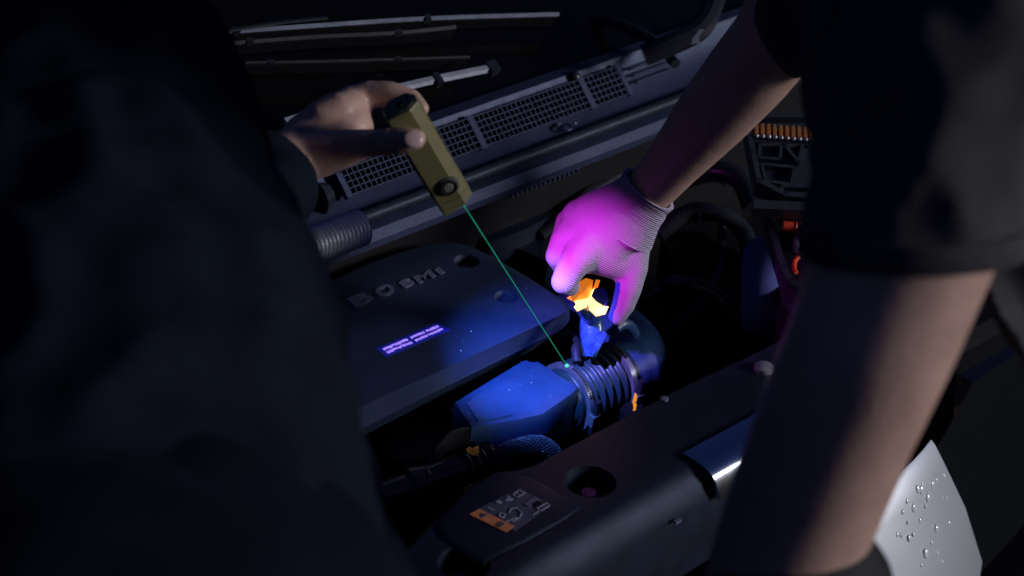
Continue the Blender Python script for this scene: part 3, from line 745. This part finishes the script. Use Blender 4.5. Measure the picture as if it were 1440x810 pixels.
# lower half of the case
tn2 = (CB * .7 + CU * .72 - CR * .1).normalized(); o2 = Pd(1075, 310, 1.955)
def T2(px, py, h=0): return Pp(px, py, o2, tn2) + tn2 * h
bm = bmesh.new(); add_prism(bm, [T2(*q) for q in ((1074, 312), (1092, 298), (1220, 296), (1220, 400), (1180, 440), (1122, 422), (1108, 414), (1098, 392))], -tn2 * .02); bevel(bm, .003, 3); tray = finish('tray', bm, CASEM, case)
bm = bmesh.new(); P = [T2(x, y, .007) for x, y in ((1079, 314), (1094, 302), (1220, 300), (1220, 398), (1180, 436), (1126, 418), (1112, 410), (1102, 390))]; P.append(P[0])
for a, b in zip(P[:-1], P[1:]):
    d = (b - a).normalized(); add_box(bm, (a + b) / 2, d, tn2.cross(d), tn2, (b - a).length + .004, .006, .016)
bevel(bm, .0012, 2); finish('tray_rim', bm, CASEM, tray)
bm = bmesh.new(); add_box(bm, T(1125, 293, -.004), tu, tv, tn, .09, .010, .016); bevel(bm, .002); finish('case_hinge', bm, CASEM, case)
# carrying shelf under the case so that it rests on the wing
block('washer_tank', [(1085, 330), (1180, 300), (1280, 330), (1260, 460), (1150, 470), (1100, 430)], .86, .30, DARK, .01)
rh = empty('ratchet_handle', Pd(1100, 318, 1.925)); tag(rh, 'bright red ribbed ratchet handle lying in the tool case tray', 'ratchet')
ra, rb_ = Pd(1100, 318, 1.925), Pd(1150, 322, 1.925); d = (rb_ - ra)
bm = bmesh.new(); pr = []; pp = []
for i in range(41):
    t = i / 40; pp.append(ra + d * t); pr.append(.0055 + (.0008 * (math.cos(i * 2 * math.pi / 5)) if i > 12 else 0) - (.002 if i in (0, 40) else 0))
add_tube(bm, pp, pr, 14); finish('grip', bm, RED, rh, 50)
bm = bmesh.new(); add_tube(bm, [rb_, rb_ + d * .5], .0035, 12); finish('shaft', bm, STEEL, rh)
sk = empty('socket', T2(1140, 350, .01)); tag(sk, 'grey metal socket wrench head below the red ratchet handle', 'socket')
bm = bmesh.new(); add_tube(bm, spline([T2(1146, 335, .012), T2(1130, 340, .012), T2(1121, 352, .012), T2(1122, 364, .012), T2(1130, 368, .012)], 6), .0032, 10); finish('hook', bm, HORN, sk)
bm = bmesh.new(); add_tube(bm, [T2(1146, 340, .012), T2(1150, 352, .012)], [.012, .010], 16); finish('head', bm, STEEL, sk)
bm = bmesh.new(); add_tube(bm, spline([T2(1123, 374, .012), T2(1118, 380, .012), T2(1117, 390, .012), T2(1120, 396, .012)], 6), .0022, 8); tag(finish('red_cable', bm, RED, None), 'thin red cable looped at the bottom of the tool case', 'cable')

# ================================================================== the laser torch
tail, head = Pd(562, 148, 1.490), Pd(641, 281, 1.565)
ta = (head - tail).normalized(); TL = (head - tail).length
vw = (CAM - (head + tail) / 2).normalized(); vn = (vw - ta * vw.dot(ta)).normalized(); tr_ = ta.cross(vn)
if tr_.dot(CR) < 0: tr_ = -tr_
an = math.radians(6)
f1 = vn * math.cos(an) - tr_ * math.sin(an); f2 = tr_ * math.cos(an) + vn * math.sin(an)     # main face normal, across
lamp = empty('torch', tail); tag(lamp, 'olive green rectangular laser torch pinched in the bare hand', 'torch')
hw, ht, ch = .0140, .0115, .0068
sec = [(-hw, ht - ch * .6), (-hw + ch * .3, ht), (hw - ch * 1.2, ht), (hw, ht - ch * .85), (hw, -ht + ch), (hw - ch, -ht), (-hw + ch, -ht), (-hw, -ht + ch)]
def tring(t, sc=1.0, shear=0): return [tail + ta * (t + shear * a) + f2 * a * sc + f1 * b * sc for a, b in sec]
off = f2 * 0
bm = bmesh.new()
add_loft(bm, [tring(.0, .94), tring(.0015), tring(TL - .012), ])
bevel(bm, .0005, 2, 20); tb = finish('body', bm, OLIVE, lamp, 25)
bm = bmesh.new(); add_loft(bm, [tring(TL - .0115, .985), tring(TL - .0115 + .0002), tring(TL - .001, 1, -.12), tring(TL, .93, -.12)]); bevel(bm, .0005, 2, 20); finish('bezel', bm, OLIVE, lamp, 25)
bm = bmesh.new(); add_loft(bm, [tring(TL - .0121, .9), tring(TL - .0114, .9)]); finish('bezel_gap', bm, DARK, lamp, 0)
bm = bmesh.new(); add_loft(bm, [tring(-.0006, .74), tring(.001, .76)]); bevel(bm, .0003, 1); finish('tail_cap', bm, OLIVE, lamp)
bm = bmesh.new(); add_tube(bm, [tail - ta * .0011, tail + ta * .001], .0026, 18); finish('lanyard_hole', bm, DARK, lamp)
bm = bmesh.new(); add_torus(bm, tail - ta * .0008, ta, .0031, .0005, 20, 6); finish('hole_rim', bm, OLIVED, lamp)
bc = tail + ta * (TL - .026) + f2 * (.0012) + f1 * ht
RUBG = material('switch_rubber', (.055, .055, .050), .5, bump=.3, bscale=900); BTN = material('switch_button', (.15, .15, .13), .45)
bm = bmesh.new(); add_tube(bm, [bc - f1 * .001, bc + f1 * .0012, bc + f1 * .0018], [.0090, .0088, .0078], 32); sw = finish('switch_ring', bm, RUBG, lamp, 25)
bm = bmesh.new(); add_torus(bm, bc + f1 * .0018, f1, .0062, .0011, 32, 8); finish('switch_groove', bm, DARK, sw)
bm = bmesh.new(); add_tube(bm, [bc + f1 * .001, bc + f1 * .0022, bc + f1 * .0026], [.0042, .0042, .0034], 24); finish('switch_button', bm, BTN, sw, 25)
for i in range(16):      # grip grooves down the narrow left side
    t = .042 + i * .0034
    if t > TL - .018: break
    bm = bmesh.new(); add_box(bm, tail + ta * t - f2 * (hw + .0002), ta, f1, f2, .0018, ht * 1.2, .0010); finish('grip_rib', bm, OLIVED, lamp, 0)
lens = tail + ta * (TL + .0005) + f2 * .003
bm = bmesh.new(); add_tube(bm, [lens - ta * .002, lens + ta * .0008], .004, 16); finish('lens', bm, GLASS, lamp)
spot_on = Pz(797, 514, .8435)
# put the dot on the hose surface, seen from the lens
dl = (spot_on - lens)
bm = bmesh.new(); add_tube(bm, [lens, spot_on], .00034, 8); finish('laser_beam', bm, LASER, lamp)
bm = bmesh.new(); add_sphere(bm, spot_on, .0016, 10, 6); finish('laser_dot', bm, LASERDOT, lamp)
def spot(name, loc, target, energy, col, size, blend, rad=.004):
    l = bpy.data.lights.new(name, 'SPOT'); o = bpy.data.objects.new(name, l); COL.objects.link(o)
    l.energy = energy; l.color = col; l.spot_size = math.radians(size); l.spot_blend = blend; l.shadow_soft_size = rad
    o.location = loc; o.rotation_euler = (loc - target).to_track_quat('Z', 'Y').to_euler(); setparent(o, lamp); return o
uvp = lens + ta * .006
spot('torch_light', uvp, Pd(766, 522, 1.85), 18, (.09, .23, 1), 40, 1)
spot('glove_glow_spot', uvp, Pd(830, 388, 1.78), 5.0, (.85, .05, .88), 42, 1)  # magenta spot added at the torch head to imitate the glove's fluorescence

# ================================================================== people
def hand_chain(lst): return [(Pd(x, y, d), r * d / FPX) for x, y, d, r in lst]
# ---- person on the left, from behind, holding the torch
TJ = Pd(556, 199, 1.490); TD = (Pd(600, 196, 1.483) - Pd(555, 200, 1.490)).normalized()
pl = fused('person', [
    hand_chain([(310, 330, 1.405, 62), (360, 275, 1.465, 54), (418, 215, 1.535, 40)]),
    hand_chain([(418, 215, 1.535, 41), (455, 200, 1.550, 44)]),
    hand_chain([(425, 222, 1.530, 36), (470, 205, 1.545, 38), (490, 180, 1.555, 36)]),
    hand_chain([(430, 195, 1.555, 36), (470, 165, 1.565, 34), (494, 147, 1.570, 27)]),
    hand_chain([(470, 190, 1.560, 34), (490, 165, 1.565, 33)]),
    hand_chain([(455, 172, 1.548, 33), (478, 158, 1.550, 29), (490, 150, 1.556, 25)]),
    hand_chain([(440, 217, 1.520, 35), (478, 210, 1.511, 29), (515, 202, 1.499, 21), (538, 200, 1.494, 19), (556, 198.5, 1.489, 20.5), (574, 196.5, 1.484, 18), (584, 195.5, 1.482, 15.5)]),           # thumb
    hand_chain([(490, 150, 1.570, 28), (518, 133, 1.570, 20), (548, 131, 1.565, 17.5), (578, 140, 1.562, 15.5), (592, 153, 1.556, 12)]),                # index
    hand_chain([(486, 154, 1.590, 27), (518, 134, 1.595, 18), (550, 133, 1.592, 15), (580, 145, 1.588, 13), (588, 160, 1.580, 11)]),                   # the others follow behind it
    hand_chain([(480, 165, 1.610, 25), (514, 138, 1.618, 16), (546, 136, 1.616, 14), (574, 148, 1.610, 12)]),
    hand_chain([(470, 180, 1.625, 22), (505, 145, 1.640, 14), (532, 138, 1.640, 12), (556, 146, 1.634, 11)]),
], .0022, 4, SKIN, fold=lambda co, n_: -.0013 * math.exp(-((co - TJ).dot(TD) / .0016) ** 2) if (co - TJ).length < .016 else 0)
tag(pl, 'person in a black long shirt seen from behind, holding the olive torch', 'person')
def quat_frame(n_, t_): n_ = n_.normalized(); t_ = (t_ - n_ * t_.dot(n_)).normalized(); return Matrix((t_, n_.cross(t_), n_)).transposed()
bm = bmesh.new(); tipd = (Pd(600, 196, 1.483) - Pd(555, 200, 1.490)).normalized()
nn = (CB * .93 + CU * .1 + CR * .25).normalized()
add_sphere(bm, Pd(581, 195.5, 1.4752), 1, 20, 10, (.0078, .0066, .0021), quat_frame(nn, tipd)); finish('fingernail', bm, NAIL, pl)
bm = bmesh.new(); rings = []
def person_fold(scale, amp, stretch):
    def f(co, n_):
        q = Vector((co.x * scale, co.y * scale, co.z * scale * stretch))
        a = noise.noise(q); b = noise.noise(q * 2.3 + Vector((5, 3, 1)))
        return amp * ((1 - abs(a)) ** 2 - .5 + .5 * b)
    return f
SH = Pd(205, 185, 1.24)
def wv(p, dx, dy, dz): return p + Vector((dx, dy, dz))
shirtL = fused('shirt', [
    hand_chain([(120, 130, 1.25, 195), (120, 300, 1.18, 280), (125, 480, 1.10, 345), (130, 700, 1.02, 385), (130, 1000, .95, 440)]),
    hand_chain([(195, 150, 1.26, 160), (250, 330, 1.28, 150), (295, 480, 1.32, 135)]),
    hand_chain([(295, 480, 1.32, 132), (330, 370, 1.40, 85), (368, 276, 1.46, 64), (386, 246, 1.48, 59)]),
    hand_chain([(-150, 40, 1.26, 170), (70, 60, 1.26, 180), (170, 120, 1.26, 170)]),
    hand_chain([(300, 560, 1.25, 150), (370, 720, 1.2, 170), (410, 900, 1.15, 190)]),
], .008, 5, SHIRTL, pl, fold=person_fold(15, .012, .25))
hip = Pd(150, 1000, .95)
fz = hip.z
feet = Vector((hip.x, hip.y, 0))
ax_l = (CR - ZV * CR.z).normalized()
tl = fused('trousers', [[(hip, .155), (hip - ZV * .08, .15)]] + [[(hip - ZV * .05 + ax_l * s * .09, .095), (wv(feet, 0, 0, .45) + ax_l * s * .10, .062), (wv(feet, 0, 0, .08) + ax_l * s * .11, .048)] for s in (-1, 1)], .012, 4, TROUS, pl, fold=person_fold(14, .006, .6))
for s in (-1, 1):
    c = feet + ax_l * s * .11; fw = Vector((-ax_l.y, ax_l.x, 0))
    sh = fused('shoe', [[(c + ZV * .05 - fw * .05, .045), (c + ZV * .042 + fw * .12, .042)]], .006, 3, BLKGLOVE, pl)
def head_at(p, look, parent):
    up = ZV; sdv = look.cross(up).normalized()
    h = fused('head', [[(p - up * .16 - look * .04, .058), (p - up * .06 - look * .01, .062)], [(p, .085), (p + up * .05 - look * .01, .088)], [(p - up * .055 + look * .03, .058), (p - up * .085 + look * .06, .03)], [(p + look * .085 + up * .02, .012), (p + look * .105 - up * .015, .016)], [(p + sdv * .085 - up * .01, .02)], [(p - sdv * .085 - up * .01, .02)]], .006, 4, SKIN, parent)
    hr = fused('hair', [[(p + up * .06 - look * .02, .092), (p - look * .03, .088)], [(p + up * .085 + look * .02, .07)]], .007, 4, HAIR, parent, fold=person_fold(60, .004, 1))
hl = Pd(30, -190, 1.28); head_at(hl, (Vector((.4, .8, -.45))).normalized(), pl)

# ---- person on the right: hanging near arm, far arm reaching down in a knitted glove
pr = fused('person', [
    hand_chain([(1420, -120, 1.04, 150), (1345, 140, 1.05, 138), (1278, 340, 1.06, 127), (1225, 480, 1.075, 120)]),
    hand_chain([(1225, 480, 1.075, 120), (1180, 585, 1.10, 114), (1135, 700, 1.13, 110), (1098, 800, 1.15, 104), (1060, 900, 1.17, 90)]),
    hand_chain([(1262, -330, 1.45, 95), (1180, -120, 1.53, 82), (1098, 46, 1.61, 66)]),
    hand_chain([(1098, 46, 1.61, 64), (1055, 100, 1.645, 62), (1000, 165, 1.69, 54), (950, 225, 1.73, 42), (908, 274, 1.765, 35)]),
    hand_chain([(1098, 66, 1.60, 40), (1115, 78, 1.60, 22)]),
    hand_chain([(1420, -120, 1.04, 150), (1345, -230, 1.25, 130), (1262, -330, 1.45, 95)]),
], .006, 8, SKIN)
tag(pr, 'person in a charcoal T-shirt leaning in at the right, one hand in a knitted glove', 'person')
glw = []
shirtR = fused('tshirt', [
    hand_chain([(1440, -150, 1.06, 230), (1350, 60, 1.05, 175), (1310, 200, 1.055, 156), (1288, 290, 1.06, 150), (1282, 345, 1.062, 150), (1276, 400, 1.062, 148)]),
    hand_chain([(1300, -330, 1.44, 150), (1262, -200, 1.48, 125), (1195, -60, 1.54, 105), (1150, 30, 1.575, 84)]),
    hand_chain([(1345, -150, 1.22, 190), (1450, 120, 1.15, 220), (1640, 360, 1.15, 240), (1850, 620, 1.17, 265), (2000, 800, 1.19, 270)]),
    hand_chain([(1300, -250, 1.38, 150), (1420, -200, 1.12, 190)]),
    hand_chain([(1275, -60, 1.20, 145), (1282, 100, 1.14, 150), (1300, 230, 1.12, 150)]),
], .0075, 5, SHIRTR, pr, fold=person_fold(20, .009, .4), cut=lambda c: False)
# open the sleeve: cut below the hem plane
me = shirtR.data; hem0 = Pd(1290, 352, 1.06); hemn = (Pd(1240, 480, 1.07) - Pd(1330, 200, 1.055)).normalized()
hemn = (-CU * .93 + CR * .02 - CB * .20).normalized()
bm = bmesh.new(); bm.from_mesh(me)
near = [v for v in bm.verts if (v.co - hem0).dot(hemn) > 0 and (v.co - CAM).dot(-CB) < 1.16 and (v.co - hem0).length < .35]
g = set(near)
fs = [f for f in bm.faces if any(v in g for v in f.verts)]
bmesh.ops.delete(bm, geom=fs, context='FACES')
bm.to_mesh(me); bm.free()
sm = shirtR.modifiers.new('thick', 'SOLIDIFY'); sm.thickness = .003; sm.offset = -1
# hem band
bm = bmesh.new()
def hem_ring(t, r): 
    u, v = frame_of(hemn, CR); return circle(hem0 - hemn * t - CR * .003, u, v, r, 56, r * .98)
add_loft(bm, [hem_ring(.0135, .0595), hem_ring(.013, .0612), hem_ring(-.001, .0612), hem_ring(-.002, .0600), hem_ring(-.001, .0585), hem_ring(.013, .0585)], cap=False)
finish('sleeve_hem', bm, SHIRTR, shirtR, 60)
hip2 = Pd(2040, 900, 1.20)
trs = fused('trousers', [[(hip2 + ZV * .03, .135), (hip2 - ZV * .10, .145)]] + [[(hip2 - ZV * .05 + Vector((.06, .06, 0)) * s, .095), (Vector((hip2.x, hip2.y, .45)) + Vector((.07, .07, 0)) * s, .065), (Vector((hip2.x, hip2.y, .08)) + Vector((.075, .075, 0)) * s, .05)] for s in (-1, 1)], .012, 4, TROUS, pr, fold=person_fold(14, .006, .6))
for s in (-1, 1):
    c = Vector((hip2.x, hip2.y, 0)) + Vector((.075, .075, 0)) * s; fw = Vector((-.7, .7, 0))
    fused('shoe', [[(c + ZV * .05 - fw * .05, .045), (c + ZV * .042 + fw * .12, .042)]], .006, 3, BLKGLOVE, pr)
head_at(Pd(1290, -560, 1.16), Vector((-.6, .6, -.5)).normalized(), pr)
# black glove of the near hand, cuff at the bottom edge of the picture
bg_ = fused('black_glove', [
    hand_chain([(1120, 815, 1.15, 124), (1062, 930, 1.17, 112), (1040, 1020, 1.19, 118)]),
    hand_chain([(1175, 822, 1.15, 84), (1160, 900, 1.16, 90)]),
    hand_chain([(1000, 1030, 1.19, 60), (960, 1150, 1.21, 34), (950, 1230, 1.23, 28)]), hand_chain([(1030, 1050, 1.19, 60), (1010, 1190, 1.21, 34), (1000, 1290, 1.23, 28)]),
    hand_chain([(1060, 1050, 1.2, 60), (1060, 1190, 1.22, 34), (1060, 1280, 1.24, 28)]), hand_chain([(1085, 1030, 1.2, 56), (1105, 1150, 1.22, 32), (1110, 1220, 1.24, 26)]), hand_chain([(990, 960, 1.17, 56), (930, 1040, 1.17, 38), (920, 1110, 1.18, 32)])
], .006, 5, BLKGLOVE, pr)

# knitted glove
gd = 1.785
glove = fused('knitted_glove', [
    hand_chain([(896, 290, 1.772, 44), (876, 310, 1.777, 50), (848, 328, 1.782, 52)]),
    hand_chain([(880, 300, 1.776, 48), (840, 312, 1.785, 44), (818, 308, 1.79, 30)]),
    hand_chain([(850, 338, 1.782, 48), (832, 348, 1.785, 38)]),
    hand_chain([(872, 338, 1.785, 42), (880, 360, 1.785, 29)]),
    hand_chain([(835, 330, 1.78, 42), (812, 340, 1.775, 30)]),
    # finger nearest to the lens
    hand_chain([(830, 345, 1.768, 32), (806, 372, 1.752, 22), (793, 396, 1.752, 18.5), (802, 403, 1.770, 14)]),
    # finger behind it, its knuckle showing further left
    hand_chain([(815, 322, 1.785, 29), (794, 340, 1.775, 21), (783, 360, 1.775, 16.5), (790, 372, 1.790, 15), (806, 385, 1.81, 12)]),
    hand_chain([(818, 305, 1.805, 27), (800, 312, 1.80, 19), (790, 335, 1.805, 15), (796, 362, 1.82, 12)]),
    # bridge over the cap to the thumb
    hand_chain([(828, 350, 1.768, 32), (850, 360, 1.775, 29), (876, 370, 1.785, 26)]),
    # thumb
    hand_chain([(884, 340, 1.785, 33), (889, 375, 1.785, 23), (884, 405, 1.785, 19), (877, 428, 1.79, 16.5), (868, 445, 1.795, 13)]),
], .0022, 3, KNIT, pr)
# cuff: ribbed tube, open at the wrist
bm = bmesh.new(); A, B = Pd(872, 314, 1.777), Pd(913, 266, 1.758); d = (B - A); u, v = frame_of(d, CB)
rings = []
N = 26
for i in range(N + 1):
    t = i / N; r = (57 - 17 * math.sin(t * math.pi / 2) + (3.0 * max(0, t - .8) * 5)) * 1.77 / FPX + .0004 * math.cos(i * math.pi)
    rings.append([A + d * t + (u * math.cos(2 * math.pi * k / 96) * .86 + v * math.sin(2 * math.pi * k / 96)) * (r + .00035 * math.cos(math.pi * k)) for k in range(96)])
for i in range(4):
    t = 1 - i * .05; rings.append([A + d * t + (u * math.cos(2 * math.pi * k / 96) * .86 + v * math.sin(2 * math.pi * k / 96)) * (38 * 1.77 / FPX) for k in range(96)])
add_loft(bm, rings, cap=False); finish('cuff', bm, KNIT, glove, 80)

# ================================================================== orange filler cap held by the glove
cap = empty('filler_cap', Pd(828, 432, 1.825)); tag(cap, 'glowing orange filler cap with a blue centre held in the knitted glove', 'cap')
cdp = 1.80
def slab(name, pix, d0, th, mat, par=cap, bev=.0008):
    bm = bmesh.new(); add_loft(bm, [[Pd(x, y, d0 + th) for x, y in pix], [Pd(x, y, d0) for x, y in pix]]); bevel(bm, bev, 2, 20); return finish(name, bm, mat, par, 25)
# ridged orange wing: a pyramid-like body
def spike(name, base, apex, d0, da, th, mat):
    bm = bmesh.new(); b = [bm.verts.new(Pd(x, y, d0)) for x, y in base]; k_ = [bm.verts.new(Pd(x, y, d0 + th)) for x, y in base]; a = bm.verts.new(Pd(*apex, da))
    n_ = len(b)
    for i in range(n_):
        j = (i + 1) % n_; bm.faces.new((b[i], b[j], a)); bm.faces.new((b[i], k_[i], k_[j], b[j]))
    bm.faces.new(k_); return finish(name, bm, mat, cap, 10)
spike('wing', [(797, 419), (814, 408), (812, 398), (824, 391), (834, 394), (832, 412), (828, 420), (806, 424)], (821, 409), 1.803, 1.793, .018, ORANGE)
spike('wing_tip', [(807, 423), (828, 419), (825, 432), (820, 434), (812, 438), (807, 432), (810, 428)], (818, 427), 1.803, 1.797, .014, ORANGEHOT)
slab('strip', [(838, 393), (844, 394), (841, 404), (834, 407)], 1.806, .012, ORANGE)
spike('collar', [(828, 418), (832, 417), (838, 424), (848, 430), (856, 431), (851, 442), (842, 444), (838, 445), (829, 436), (827, 428)], (839, 435), 1.799, 1.792, .02, ORANGEHOT)
slab('blue_core', [(832, 416), (836, 407), (845, 404), (853, 408), (855, 420), (852, 430), (842, 425)], 1.798, .016, BLUECUP, bev=.002)
slab('collar_rim', [(829, 417), (833, 407), (836, 405), (835, 408), (831, 418)], 1.798, .010, ORANGEHOT, bev=.0004)
bm = bmesh.new(); add_tube(bm, [Pd(833, 425, 1.822), Pd(832, 446, 1.836)], [.012, .009], 16); finish('stem', bm, BLUESEN, cap)
